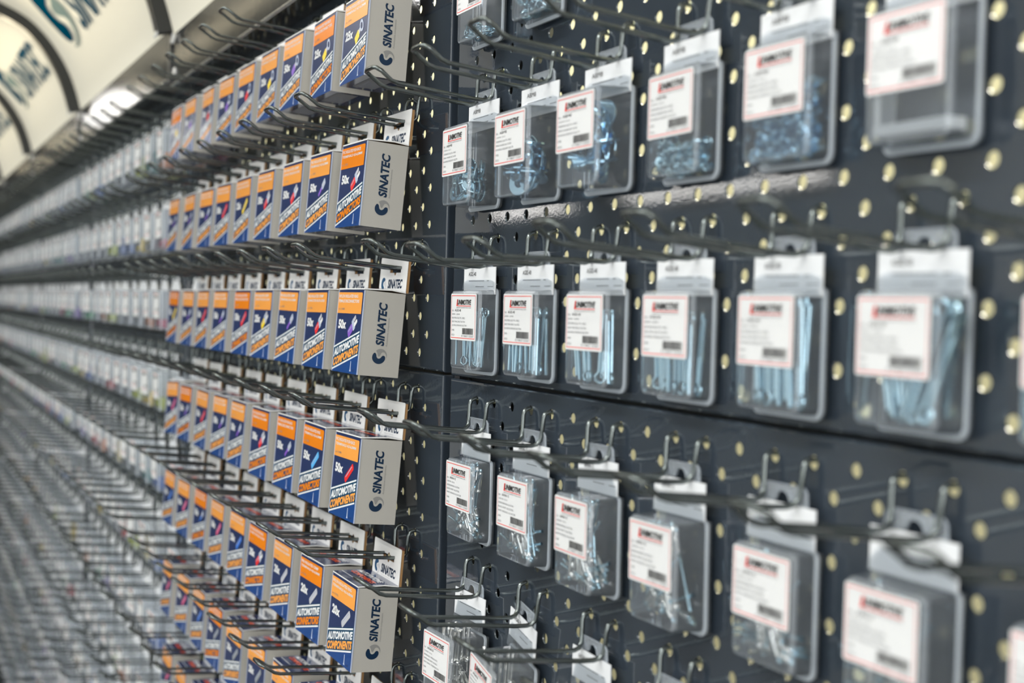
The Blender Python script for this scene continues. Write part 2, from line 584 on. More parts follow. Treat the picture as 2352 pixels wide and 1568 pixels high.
sign_words = ['unseen nearest', 'nearest visible', 'second visible, largest lettering shown', 'third visible, whole name readable', 'fourth, farther', 'fifth, farthest']
for b in range(6):
    bx0 = BX0[b]
    dz = (-0.45, -0.42, 0.0, 0.06, 0.06, 0.06)[b]
    root = link('lit_sign', SIGN_FACE, None, (bx0, 0, dz), label='curved cream lit canopy sign over the %s bay from the right, teal lettering' % ORD[b+1], cat='sign', group='canopy signs')
    link('lettering', SIGN_TEXT, root, label='teal letters SINATEC')
    link('emblem', SIGN_LOGO, root, label='round two-tone emblem')
    hb = link('header_board', HDR, None, (bx0, 0, dz), label='glossy grey header board below the canopy sign of the %s bay' % ORD[b+1], cat='header board', group='header boards')
    link('edge_rail', RAIL, hb, label='bright metal edge')
    rb = link('canopy_rib', RIB, None, (bx0-0.0, 0, dz+(0.2 if b == 1 else 0)), label='dark curved rib left of the %s canopy sign from the right' % ORD[b+1], cat='rib', group='canopy ribs')
    link('joint_strip', STRAP, rb)
    link('glint_disc', RIVET, rb, label='white discs in place of bright reflections')
    # unseen warm lamp in front of each sign, lighting its curved face
    LAMPS.append(lamp('sign_tube', (bx0+16, -7.0, 14.2+dz), 24, 0.5, 0.34, (math.radians(128), 0, 0), (1.0, 0.86, 0.60)))

# ---------------------------------------------------------------- wire hooks
def hook_mesh(reach=3.45, rise=0.0):
    q = MB()
    def half(sg):
        return [(sg*0.50, 0.10, -0.46), (sg*0.50, -0.06, -0.45), (sg*0.50, -0.15, -0.50), (sg*0.50, -0.18, -0.60), (sg*0.48, -0.20, -0.90),
                (sg*0.46, -0.22, -1.08), (sg*0.42, -0.30, -1.17), (sg*0.40, -0.42, -1.20), (sg*0.39, -0.7, -1.19),
                (sg*0.37, -0.55*reach, -1.085+rise*0.5), (sg*0.36, -0.82*reach, -1.005+rise), (sg*0.36, -0.87*reach, -0.955+rise), (sg*0.38, -0.95*reach, -0.76+rise), (sg*0.34, -0.99*reach, -0.69+rise), (sg*0.20, -1.0*reach, -0.67+rise)]
    path = half(-1)+half(1)[::-1]
    q.tube(path, 0.051, 'steel_wire', 8)
    return q.mesh('wire_hook')
HOOK = hook_mesh()
HOOK_SHORT = hook_mesh(3.18)
HOOK_LOW = hook_mesh(3.2, -0.18)

# ---------------------------------------------------------------- hanging cartons
BW, BD, BH = 2.13, 1.175, 2.28
def lid_mesh(comp):
    q = MB()
    h = BW/2
    # lid, sprung open a little, raw board under it
    t = 0.035
    lid = [(-h, 0.0, 0.02), (h, 0.0, 0.02), (h, -0.35*BD, 0.055), (h, -BD-0.005, 0.012), (-h, -BD-0.005, 0.012), (-h, -0.35*BD, 0.055)]
    q.add([(x, y, z) for x, y, z in lid]+[(x, y, z+t) for x, y, z in lid],
          [(0, 5, 2, 1), (5, 4, 3, 2)], 'board_raw')
    q.add([(x, y, z+t) for x, y, z in lid], [(0, 1, 2, 5), (5, 2, 3, 4)], 'print_navy')
    q.add(lid+[(x, y, z+t) for x, y, z in lid], [(1, 2, 8, 7), (2, 3, 9, 8), (3, 4, 10, 9), (4, 5, 11, 10), (5, 0, 6, 11)], 'board_white')
    # ---- print on the lid
    ft = (Vector((-h, -BD, 0.02+t)), X_, Vector((0, 1, 0.04)))
    q.on(ft, [(0.12, 0.20), (1.1, 0.20), (1.1, 0.225), (0.12, 0.225)], 'print_white', 0.02)
    q.text(ft, 'COMPONENTS' if comp else 'CONNECTORS', 0.22, 0.42, 1.7, 0.17, 'print_redorange', 0.022, bold=0.04, lean=0.12)
    q.text(ft, 'AUTOMOTIVE', 0.22, 0.63, 1.7, 0.17, 'print_white', 0.030, bold=0.04, lean=0.12)
    return q.mesh('lid_flap')
def carton_mesh(comp, qty, colr, icon, seed):
    rnd = random.Random(seed)
    q = MB()
    h = BW/2
    og = 'print_orange' if comp else 'print_deep_orange'
    # body: open-topped look of a tuck-flap box (side walls with small bevel)
    v = [(-h, 0, -BH), (h, 0, -BH), (h, -BD, -BH), (-h, -BD, -BH), (-h, 0, 0), (h, 0, 0), (h, -BD, 0), (-h, -BD, 0)]
    q.add(v, [(1, 2, 6, 5), (3, 0, 4, 7)], 'board')          # sides
    q.add(v, [(0, 1, 5, 4)], 'board')                        # back
    q.add(v, [(2, 3, 7, 6)], 'print_navy')                   # front
    q.add(v, [(0, 3, 2, 1)], 'print_navy')                   # bottom
    # thin light fold lines on the front corners
    for sx in (-1, 1):
        q.box((sx*h-0.012, -BD-0.010, -BH), (sx*h+0.012, -BD+0.02, -0.01), 'print_pale')
    # ---- front print
    W = BW
    fr = (Vector((-h, -BD, -BH)), X_, Z_)
    HH = BH
    U = lambda f: f*W
    Vv = lambda f: (1-f)*HH
    q.on(fr, [(0, Vv(.285)), (U(.94), Vv(.285)), (U(.94), Vv(.045)), (U(.92), Vv(.03)), (0, Vv(.03))], og)
    q.text(fr, rnd.choice(['PVC INSULATED PUSH BACK', 'NYLON INSULATED RING', 'PRE INSULATED CRIMP']), U(.04), Vv(.095), U(.74), HH*.038, 'print_white', bold=0.02)
    q.text(fr, rnd.choice(['CONNECTORS BLUE 6,3X0,8', 'TERMINALS 4,0-6,0MM', 'FEMALE DISCONNECTORS']), U(.04), Vv(.155), U(.80), HH*.038, 'print_white', bold=0.02)
    q.text(fr, 'art. 12%03d' % rnd.randint(100, 999), U(.05), Vv(.245), U(.24), HH*.026, 'ink_grey')
    q.text(fr, '%dx' % qty, U(.10), Vv(.475), U(.31), HH*.115, 'print_white', bold=0.05)
    # slanted band with the two words
    k = 13.2
    sl = math.tan(math.radians(k))
    def para(u0, u1, v0, v1, m_, off=0.004):
        q.on(fr, [(u0, Vv(v1)+(u0)*sl), (u1, Vv(v1)+(u1)*sl), (u1, Vv(v0)+(u1)*sl), (u0, Vv(v0)+(u0)*sl)], m_, off)
    para(0, W, .685, .985, 'print_teal')
    q.on(fr, [(0, 0), (W, 0), (W, Vv(.985)+W*sl), (0, Vv(.985))], 'print_royal')
    para(0.0, U(.96), .695, .715, 'print_white', 0.008)
    para(0.0, U(.96), .965, .985, 'print_white', 0.008)
    q.text(fr, 'AUTOMOTIVE', U(.02), Vv(.828), U(.93), HH*.098, 'print_white', bold=0.05, skew=sl, lean=0.12)
    q.text(fr, 'COMPONENTS' if comp else 'CONNECTORS', U(.02), Vv(.948), U(.93), HH*.104, og, bold=0.05, skew=sl, lean=0.12)
    # product picture
    c0 = (U(.66), Vv(.44)); ang = math.radians(37)
    ca, sa = math.cos(ang), math.sin(ang)
    def rot(pts): return [(c0[0]+x*1.08*ca-y*1.5*sa, c0[1]+x*1.08*sa+y*1.5*ca) for x, y in pts]
    cm = 'c_'+colr
    if icon == 'ring':
        q.on(fr, rot(rrect(-.34, -.085, -.02, .085, .03)), cm, 0.006)
        q.on(fr, rot([(-.02, -.06), (.10, -.045), (.10, .045), (-.02, .06)]), 'c_silver', 0.006)
        n_ = 16
        o_ = rot([(.22+.13*math.cos(2*math.pi*i/n_), .13*math.sin(2*math.pi*i/n_)) for i in range(n_)])
        i_ = rot([(.22+.07*math.cos(2*math.pi*i/n_), .07*math.sin(2*math.pi*i/n_)) for i in range(n_)])
        for i in range(n_):
            j = (i+1) % n_
            q.on(fr, [o_[i], o_[j], i_[j], i_[i]], 'print_pale', 0.008)
    elif icon == 'flag':
        q.on(fr, rot(rrect(-.36, -.08, .0, .08, .05)), cm, 0.006)
        q.on(fr, rot(rrect(.0, -.11, .17, .11, .03)), 'print_pale', 0.006)
        q.on(fr, rot(rrect(.13, -.08, .36, -.005, .03)), 'print_white', 0.008)
        q.on(fr, rot(rrect(.13, .02, .33, .10, .03)), 'c_silver', 0.008)
        q.on(fr, rot([(-.30, .02), (-.05, .02), (-.05, .04), (-.30, .04)]), 'print_pale', 0.009)
    elif icon == 'pin':
        q.on(fr, rot(rrect(-.36, -.065, .34, .065, .05)), cm, 0.006)
        q.on(fr, rot([(-.26, .015), (.24, .015), (.24, .035), (-.26, .035)]), 'print_pale', 0.009)
    else:              # slim plug
        q.on(fr, rot(rrect(-.34, -.035, .02, .035, .03)), cm, 0.006)
        q.on(fr, rot(rrect(.0, -.07, .32, .07, .04)), 'print_pale', 0.007)
        q.on(fr, rot(rrect(.08, -.02, .26, .02, .01)), 'c_silver', 0.009)
    # faint picture of a terminal at the bottom
    q.on(fr, [(U(.70), .06), (U(.76), .06), (U(.745), .12), (U(.74), .34), (U(.72), .34), (U(.715), .12)], 'print_pale', 0.006)
    q.on(fr, [(U(.80), .07), (U(.88), .07), (U(.88), .12), (U(.80), .12)], 'print_navy', 0.006)
    # ---- side print on both sides, reading upwards
    for sg in (1, -1):
        # u runs up the box, v runs towards the aisle (for the right side letters read bottom to top)
        if sg == 1:
            fs_ = (Vector((h, 0, -BH)), Z_, Vector((0, -1, 0)))
            v0, lz = BD-0.69, 1
        else:
            fs_ = (Vector((-h, 0, 0)), -Z_, Vector((0, -1, 0)))
            v0, lz = BD-0.69, 1
        q.text(fs_, 'SINATEC', 0.82, v0, 1.14, 0.25, 'logo_navy', 0.005, bold=0.04, lean=0.16)
        q.text(fs_, 'Automotive components', 0.82, v0-0.11, 0.78, 0.07, 'logo_grey', 0.005)
        for part, mm in ((0, 'logo_navy'), (1, 'logo_grey')):
            q.on(fs_, [(0.33+0.42*a_, v0-0.11+0.42*b_) for a_, b_ in swoosh(part)], mm, 0.005)
    # ---- window of small print underneath
    fbm = (Vector((-h, 0, -BH)), X_, Vector((0, -1, 0)))
    q.on(fbm, rrect(0.35, 0.28, 1.95, 0.92, 0.05), 'ink_grey', 0.004)
    for i in range(5):
        q.on(fbm, [(0.45, 0.36+0.1*i), (1.3+0.1*(i % 3), 0.36+0.1*i), (1.3+0.1*(i % 3), 0.385+0.1*i), (0.45, 0.385+0.1*i)], 'print_pale', 0.007)
    return q.mesh('carton_body')

def tab_mesh():
    q = MB()
    h = BW/2-0.01
    slot = [(-.30, .60), (.02, .60), (.08, .53), (.16, .53), (.22, .60), (.56, .60), (.56, .74), (.24, .74), (.14, .82), (.04, .74), (-.30, .74)]
    out = [(-h, 0.04), (h, 0.04), (h, 1.0), (h-0.04, 1.04), (-h+0.04, 1.04), (-h, 1.0)]
    q.plate(out, [slot], -0.012, 0.0, 'board_white', 'board_white')
    # second, raw sheet glued behind, bowing away a little
    out2 = [(-h, 0.03), (h, 0.03), (h, 1.01), (-h, 1.01)]
    q.plate(out2, [slot], 0.012, 0.075, 'board_raw', 'board_raw')
    fr = (Vector((-h, -0.012, 0)), X_, Z_)
    for part, mm in ((0, 'logo_blue'), (1, 'logo_lightgrey')):
        q.on(fr, [(0.16+0.42*a_, 0.07+0.40*b_) for a_, b_ in swoosh(part)], mm, 0.004)
    q.text(fr, 'SINATEC', 0.68, 0.16, 1.10, 0.26, 'logo_navy', 0.004, bold=0.04, lean=0.16)
    q.text(fr, 'Automotive components', 0.70, 0.08, 0.74, 0.05, 'logo_lightgrey', 0.004)
    return q.mesh('hang_tab')
TAB = tab_mesh()
LIDS = {True: lid_mesh(True), False: lid_mesh(False)}
# rows from the top; within a row from the nearest (right) carton to the far left one
# (component?, count, colour, picture)
C, K = True, False
ROWS = {
 1: [(C,25,'yellow','ring'),(K,25,'yellow','ring'),(C,50,'purple','ring'),(C,25,'yellow','ring'),(C,50,'red','ring'),(C,50,'purple','ring'),(C,50,'red','ring'),(C,50,'purple','ring'),(K,25,'yellow','ring')],
 2: [(K,50,'red','flag'),(C,50,'purple','plug'),(C,50,'red','flag'),(C,50,'red','flag'),(C,25,'yellow','pin'),(C,50,'red','pin'),(C,50,'purple','plug'),(C,50,'purple','plug'),(C,50,'purple','plug')],
 3: [(C,50,'purple','flag'),(C,50,'red','flag'),(C,50,'purple','plug'),(C,25,'yellow','flag'),(K,50,'red','pin'),(C,50,'purple','plug'),(C,50,'red','pin'),(C,50,'purple','plug'),(K,25,'yellow','pin')],
 4: [(C,50,'red','pin'),(K,50,'skyblue','pin'),(K,50,'purple','plug'),(K,50,'red','flag'),(C,50,'purple','plug'),(C,50,'purple','plug'),(C,50,'red','pin'),(K,50,'purple','plug'),(C,50,'pink','pin')],
 5: [(C,20,'silver','pin'),(K,20,'silver','pin'),(C,20,'silver','pin'),(K,20,'red','flag'),(C,20,'blue','pin'),(C,50,'pink','pin'),(K,50,'blue','plug'),(C,50,'pink','pin'),(C,50,'blue','pin')],
 6: [(C,20,'silver','pin'),(K,20,'silver','pin'),(C,20,'silver','pin'),(C,20,'grey','pin'),(C,20,'grey','pin'),(K,20,'grey','pin'),(C,50,'blue','pin'),(C,50,'pink','pin'),(C,50,'pink','pin')],
}
ROWS[7] = ROWS[6]
_cm = {}
def row_z(r): return 4.0*(3-r)
ICON = {'ring': 'ring terminal', 'flag': 'flat connector', 'pin': 'sleeve', 'plug': 'slim plug'}
CNAME = {'skyblue': 'light blue', 'silver': 'silver', 'grey': 'grey'}
for r in sorted(ROWS):
    for i, (comp, qty, colr, icon) in enumerate(ROWS[r]):
        xc = -12.92-3.0*i
        zr = row_z(r)+0.045
        if not in_frame([(xc-0.17+a_, y_, zr+z_) for a_ in (-1.07, 1.07) for y_ in (-1.8, -0.4) for z_ in (-0.8, -4.2)], 0):
            continue
        rnd = random.Random(r*31+i)
        tilt = 0.066+rnd.uniform(-.012, .012)
        if (r, i) in ((1, 0),): tilt = 0.06
        yawr = rnd.uniform(-.02, .02); rollr = rnd.uniform(-.012, .012)
        if (r, i) == (4, 8): rollr = -0.055; yawr = 0.03
        if (r, i) == (6, 3): rollr = -0.05
        dy = rnd.uniform(-.04, .04) if i else 0
        c_lab = CNAME.get(colr, colr)
        lab = 'navy orange %s carton, %dx, %s %s, %s row, %s from near end' % ('components' if comp else 'connectors', qty, c_lab, ICON[icon], ORD[r], ORD[i+1])
        root = link('hanging_carton', None, None, (xc-0.17, -0.582+dy, zr-1.925), (-tilt, rollr, yawr), lab, 'carton', 'hanging cartons of automotive parts')
        key = (comp, qty, colr, icon)
        if key not in _cm:
            _cm[key] = carton_mesh(comp, qty, colr, icon, len(_cm))
        body = link('carton_body', _cm[key], root)
        link('lid_flap', LIDS[comp], body)
        link('hang_tab', TAB, root, label='white hang tab with SINATEC logo')

# hooks of the carton bay and of the far bays, nearest bay too
def hook(xc, zr, me, lab, grp):
    return link('wire_hook', me, None, (xc, 0, zr), label=lab, cat='hook', group=grp)
for r in range(1, 9):
    for i in range(10):
        xc = -12.92-3.0*i
        zr = row_z(r)+0.045
        if i == 9 or in_frame([(xc, -0.2, zr-.5), (xc, -3.5, zr-.7)], 0):
            if in_frame([(xc, -0.2, zr-.5), (xc, -3.5, zr-.7)], 0):
                what = 'carton' if i < 9 else 'clear pack'
                hook(xc, zr, HOOK, 'grey wire hook holding the %s carton from the right, %s row' % (ORD[i+1], ORD[r]) if i < 9 else 'grey double wire hook left of the last carton, %s row' % ORD[r], 'wire hooks of the carton bay')

# ---------------------------------------------------------------- clear packs
def euro_hole():
    pts = [(-.36, -1.24), (-.12, -1.24)]
    pts = [(-.40, -1.265), (.40, -1.265), (.40, -1.175), (.20, -1.175)]
    for k in range(9):
        t = math.radians(0+180*k/8)
        pts.append((0.17*math.cos(t), -1.13+0.13*math.sin(t)))
    pts += [(-.20, -1.175), (-.40, -1.175)]
    return pts
def back_mesh(w, zt, zb):
    q = MB()
    h = w/2
    out = [(-h+.10, zb), (h-.10, zb), (h, zb+.10), (h, -1.45), (h-.04, -1.36), (0.66, -1.34), (0.60, -0.98), (0.53, -0.91), (-0.53, -0.91), (-0.60, -0.98), (-0.66, -1.34), (-h+.04, -1.36), (-h, -1.45), (-h, zb+.10)]
    q.plate(out, [euro_hole()], -0.05, -0.01, 'milky_plastic')
    return q.mesh('back_plate')
def back2_mesh(w, zt, zb):
    """thin back plate plus a raised lip round tab and body"""
    q = MB()
    h = w/2
    tab = [(0.64, -1.42), (0.60, -0.98), (0.53, -0.91), (-0.53, -0.91), (-0.60, -0.98), (-0.64, -1.42)]
    q.plate([(-0.64, -1.42), (0.64, -1.42), (0.60, -0.98), (0.53, -0.91), (-0.53, -0.91), (-0.60, -0.98)], [euro_hole()], -0.15, -0.11, 'milky_plastic')
    q.tube([(x, -0.14, z) for x, z in tab], 0.022, 'milky_plastic', 6)
    eh = euro_hole()
    q.tube([(x, -0.15, z) for x, z in eh], 0.014, 'milky_plastic', 5, closed=True)
    # shoulder: sloping milky flap from the tab to the body
    s0 = -1.42; s1 = zt+0.02
    s0 = -1.50
    vs = [(-0.66, -0.20, s0), (0.66, -0.20, s0), (h-0.02, -0.21, s1+0.18), (h, -0.22, s1), (-h, -0.22, s1), (-h+0.02, -0.21, s1+0.18)]
    q.add(vs, [(0, 5, 4, 3, 2, 1)], 'clear_plastic')
    # back sheet
    q.plate(rrect(-h, zb, h, s1, (.16, .16, .02, .02)), [], -0.07, -0.04, 'clear_plastic')
    return q.mesh('back_plate')
def shell_mesh(w, yf, zt, zb):
    """blister tray: rounded box, open at the back, edges a little thicker"""
    q = MB()
    hb = w/2+0.03; hf = w/2-0.015
    rr = 0.14
    loops = []
    def loop(h_, z0, z1, y_, r_): return [(x, y_, z) for x, z in rrect(-h_, z0, h_, z1, (r_, r_, r_*0.7, r_*0.7), 4)]
    yb = -0.10
    loops.append(loop(hb+.06, zb-.09, zt+.05, yb, rr+.05))
    loops.append(loop(hb+.06, zb-.09, zt+.05, yb-.04, rr+.05))
    loops.append(loop(hb, zb-.01, zt+.01, yb-.05, rr))
    loops.append(loop(hf+.005, zb+.015, zt-.02, yf+.07, rr))
    loops.append(loop(hf-.012, zb+.03, zt-.035, yf+.02, rr*0.9))
    loops.append(loop(hf-.06, zb+.07, zt-.08, yf, rr*0.7))
    n = len(loops[0])
    for i, (a, b) in enumerate(zip(loops, loops[1:])):
        mm = 'rim_plastic' if i < 2 else ('clear_plastic' if i == 2 else 'milky_plastic')
        q.add(a+b, [(k, (k+1) % n, n+(k+1) % n, n+k) for k in range(n)], mm, True)
    q.add(loops[-1], [tuple(range(n))], 'clear_plastic')
    return q.mesh('clear_tray')
def card_mesh(w, code, zt):
    q = MB()
    h = w/2+0.06
    q.plate([(-h, -1.86), (h, -1.86), (h, -1.20), (-h, -1.20)], [], -0.185, -0.165, 'card')
    fr = (Vector((-h, -0.185, -1.9)), X_, Z_)
    q.text(fr, code, 0.28, 0.49, 0.44, 0.10, 'ink_dark', 0.004)
    for i, (u, v, w_) in enumerate(((0.30, .36, .9), (1.35, .36, .12), (0.7, .22, .5), (1.4, .22, .3))):
        q.on(fr, [(u, v), (u+w_, v), (u+w_, v+.02), (u, v+.02)], 'ink_grey', 0.004)
    return q.mesh('insert_card')
LW, LH = 1.50, 1.14
LBL = {
 'A': ['SPLITPEN ELECTR. VERZ.', 'SPLIT PIN ZINC PLATED', 'GOUPILLE FENDUE ELECTRO'],
 'B': ['VEERRING ELECTR. VERZ.', 'SPRING WASHER ZINC PLATED', 'RONDELLE RESSORT ELECTR'],
 'C': ['BLINDKLINKNAGEL ALU/STAAL', 'BLIND RIVET ALU/STEEL', 'RIVET AVEUGLE ALU/ACIER'],
 'D': ['SPREIDNAGEL TWEEDELIG ALU', 'DOME HEAD RIVET ALU/ALU', 'RIVET EXPANS. TWEEDELIG ALU'],
}
def label_mesh(kind, code, yf):
    q = MB()
    x0, z1 = -0.80, -1.87
    q.plate(rrect(x0, z1-LH, x0+LW, z1, 0.04, 2), [], yf-0.012, yf-0.004, 'paper')
    fr = (Vector((x0, yf-0.012, z1-LH)), X_, Z_)
    def bar(u0, v0, u1, v1, m_, off=0.004): q.on(fr, [(u0, v0), (u1, v0), (u1, v1), (u0, v1)], m_, off)
    e, t = 0.045, 0.016
    bar(e, e, LW-e, e+t, 'ink_red'); bar(e, LH-e-t, LW-e, LH-e, 'ink_red')
    bar(e, e, e+t*.7, LH-e, 'ink_red'); bar(LW-e-t*.7, e, LW-e, LH-e, 'ink_red')
    # maker's mark: black condensed letters, red slanted block and rule
    u0, v0, w_, h_ = 0.34, 0.865, 0.86, 0.135
    q.on(fr, [(u0, v0-.02), (u0+.07, v0-.02), (u0+.10, v0+h_), (u0+.03, v0+h_)], 'ink_red', 0.004)
    q.text(fr, 'UNIMOTIVE', u0+.05, v0, w_-.06, h_*.95, 'ink_dark', 0.008, bold=0.03, lean=0.2)
    bar(u0, v0-.035, u0+w_, v0-.018, 'ink_red')
    q.text(fr, 'WWW.UNIMOTIVE.COM', u0, v0-.085, w_, 0.03, 'ink_grey', 0.004)
    q.text(fr, 'Ref.', .09, .70, .10, .045, 'ink_grey', 0.004)
    q.text(fr, code, .26, .70, .36, .06, 'ink_dark', 0.004)
    q.text(fr, 'DIN94 - 2,0X40' if kind == 'A' else 'L 8,0X100 - 0,5-3,5', .09, .61, .46, .042, 'ink_grey', 0.004)
    for i, s_ in enumerate(LBL[kind]):
        q.text(fr, s_, .09, .52-.09*i, .78+.1*(i == 2), .042, 'ink_grey', 0.004)
    q.text(fr, '100', .09, .22, .14, .045, 'ink_grey', 0.004)
    q.text(fr, '0723', .09, .10, .16, .045, 'ink_grey', 0.004)
    rnd = random.Random(3)
    u = 0.72
    while u < 1.36:
        bw = rnd.choice((0.010, 0.016, 0.024))
        bar(u, .15, min(u+bw, 1.37), .30, 'ink_dark')
        u += bw+rnd.choice((0.010, 0.014))
    q.text(fr, '8 718657 123267', .68, .085, .70, .05, 'ink_grey', 0.004)
    return q.mesh('price_label')

# small hardware ------------------------------------------------
def ring_mesh(ro, ri, t, m_, n=18):
    q = MB()
    prof = [(ri, -t), (ro-.01, -t), (ro, -t*.6), (ro, t*.6), (ro-.01, t), (ri, t)]
    vs = []
    for k in range(n):
        a_ = 2*math.pi*k/n
        for (rr, z_) in prof: vs.append((rr*math.cos(a_), rr*math.sin(a_), z_))
    P = len(prof)
    fs = []
    for k in range(n):
        l = (k+1) % n
        for j in range(P):
            j2 = (j+1) % P
            fs.append((k*P+j, l*P+j, l*P+j2, k*P+j2))
    q.add(vs, fs, m_)
    return q
def pin_q(L, r_, m_='zinc'):
    q = MB()
    q.tube([(r_*0.9, 0, 0), (r_*0.9, 0, -L)], r_, m_, 8)
    q.tube([(-r_*0.9, 0, 0), (-r_*0.9, 0, -L*.93)], r_, m_, 8)
    eye = []
    for k in range(11):
        t = math.radians(-60+300*k/10)
        eye.append((-0.10*math.cos(t+math.pi/2+math.radians(-60)), 0, 0.09+0.10*math.sin(t-math.pi/3-math.pi/6+math.radians(60))))
    eye = [(-r_*0.9, 0, 0), (-.11, 0, .08), (-.10, 0, .17), (0, 0, .22), (.10, 0, .17), (.11, 0, .08), (r_*0.9, 0, 0)]
    q.tube(eye, r_, m_, 8)
    return q
SPLIT = pin_q(1.25, 0.042).mesh('split_pin')
SPLIT_THIN = pin_q(1.20, 0.028).mesh('split_pin')
SPLIT_BIG = pin_q(1.50, 0.058).mesh('split_pin')
def rivet_q():
    q = MB()
    q.tube([(0, 0, 0.0), (0, 0, 1.05)], 0.032, 'zinc', 8)                      # mandrel
    q.tube([(0, 0, 0.0), (0, 0, -.42), (0, 0, -.46)], [0.066, 0.066, 0.05], 'aluminium', 10)
    q.tube([(0, 0, -.46), (0, 0, -.50), (0, 0, -.55)], [0.05, 0.06, 0.03], 'zinc', 8)
    q.tube([(0, 0, 0.0), (0, 0, .03), (0, 0, .05)], [0.13, 0.12, 0.05], 'aluminium', 12)
    return q.mesh('rivet')
RIV = rivet_q()
def dome_q():
    q = MB()
    q.tube([(0, 0, 0), (0, 0, -.75)], 0.05, 'aluminium', 8)
    q.tube([(0, 0, -.02), (0, 0, .0), (0, 0, .05), (0, 0, .10), (0, 0, .13)], [.10, .13, .12, .07, .01], 'aluminium', 12)
    q.tube([(0, 0, .10), (0, 0, .5)], 0.03, 'aluminium', 6)
    return q.mesh('rivet')
DOME = dome_q()
WASH = ring_mesh(.25, .13, .022, 'zinc').mesh('washer')
WASH_BIG = ring_mesh(.34, .16, .032, 'zinc_blue').mesh('washer')
WASH_THICK = ring_mesh(.20, .115, .035, 'bright_steel').mesh('washer')

def pile_mesh(w, yf, z0, z1, n, r0, m_, seed, slope=0.0):
    """heap of very small rings"""
    q = MB()
    rnd = random.Random(seed)
    ring = ring_mesh(r0, r0*.5, r0*.16, m_, 10)
    for _ in range(n):
        x = rnd.uniform(-w/2+r0+.05, w/2-r0-.05)
        y = rnd.uniform(yf+.07+r0*.3, -.14)
        f = rnd.random()
        z = z0+.10+(z1-z0)*(f**1.0)*(0.75+0.25*math.sin(3*x+seed)+slope*x)
        M = Matrix.Rotation(rnd.uniform(0, 6.28), 3, 'Z') @ Matrix.Rotation(rnd.uniform(0, 3.14), 3, 'X')
        vs = [tuple(Vector((x, y, z))+M @ Vector(v_)) for v_ in ring.v]
        o = len(q.v)
        q.add(vs, ring.f, m_)
    return q.mesh('washer_heap')

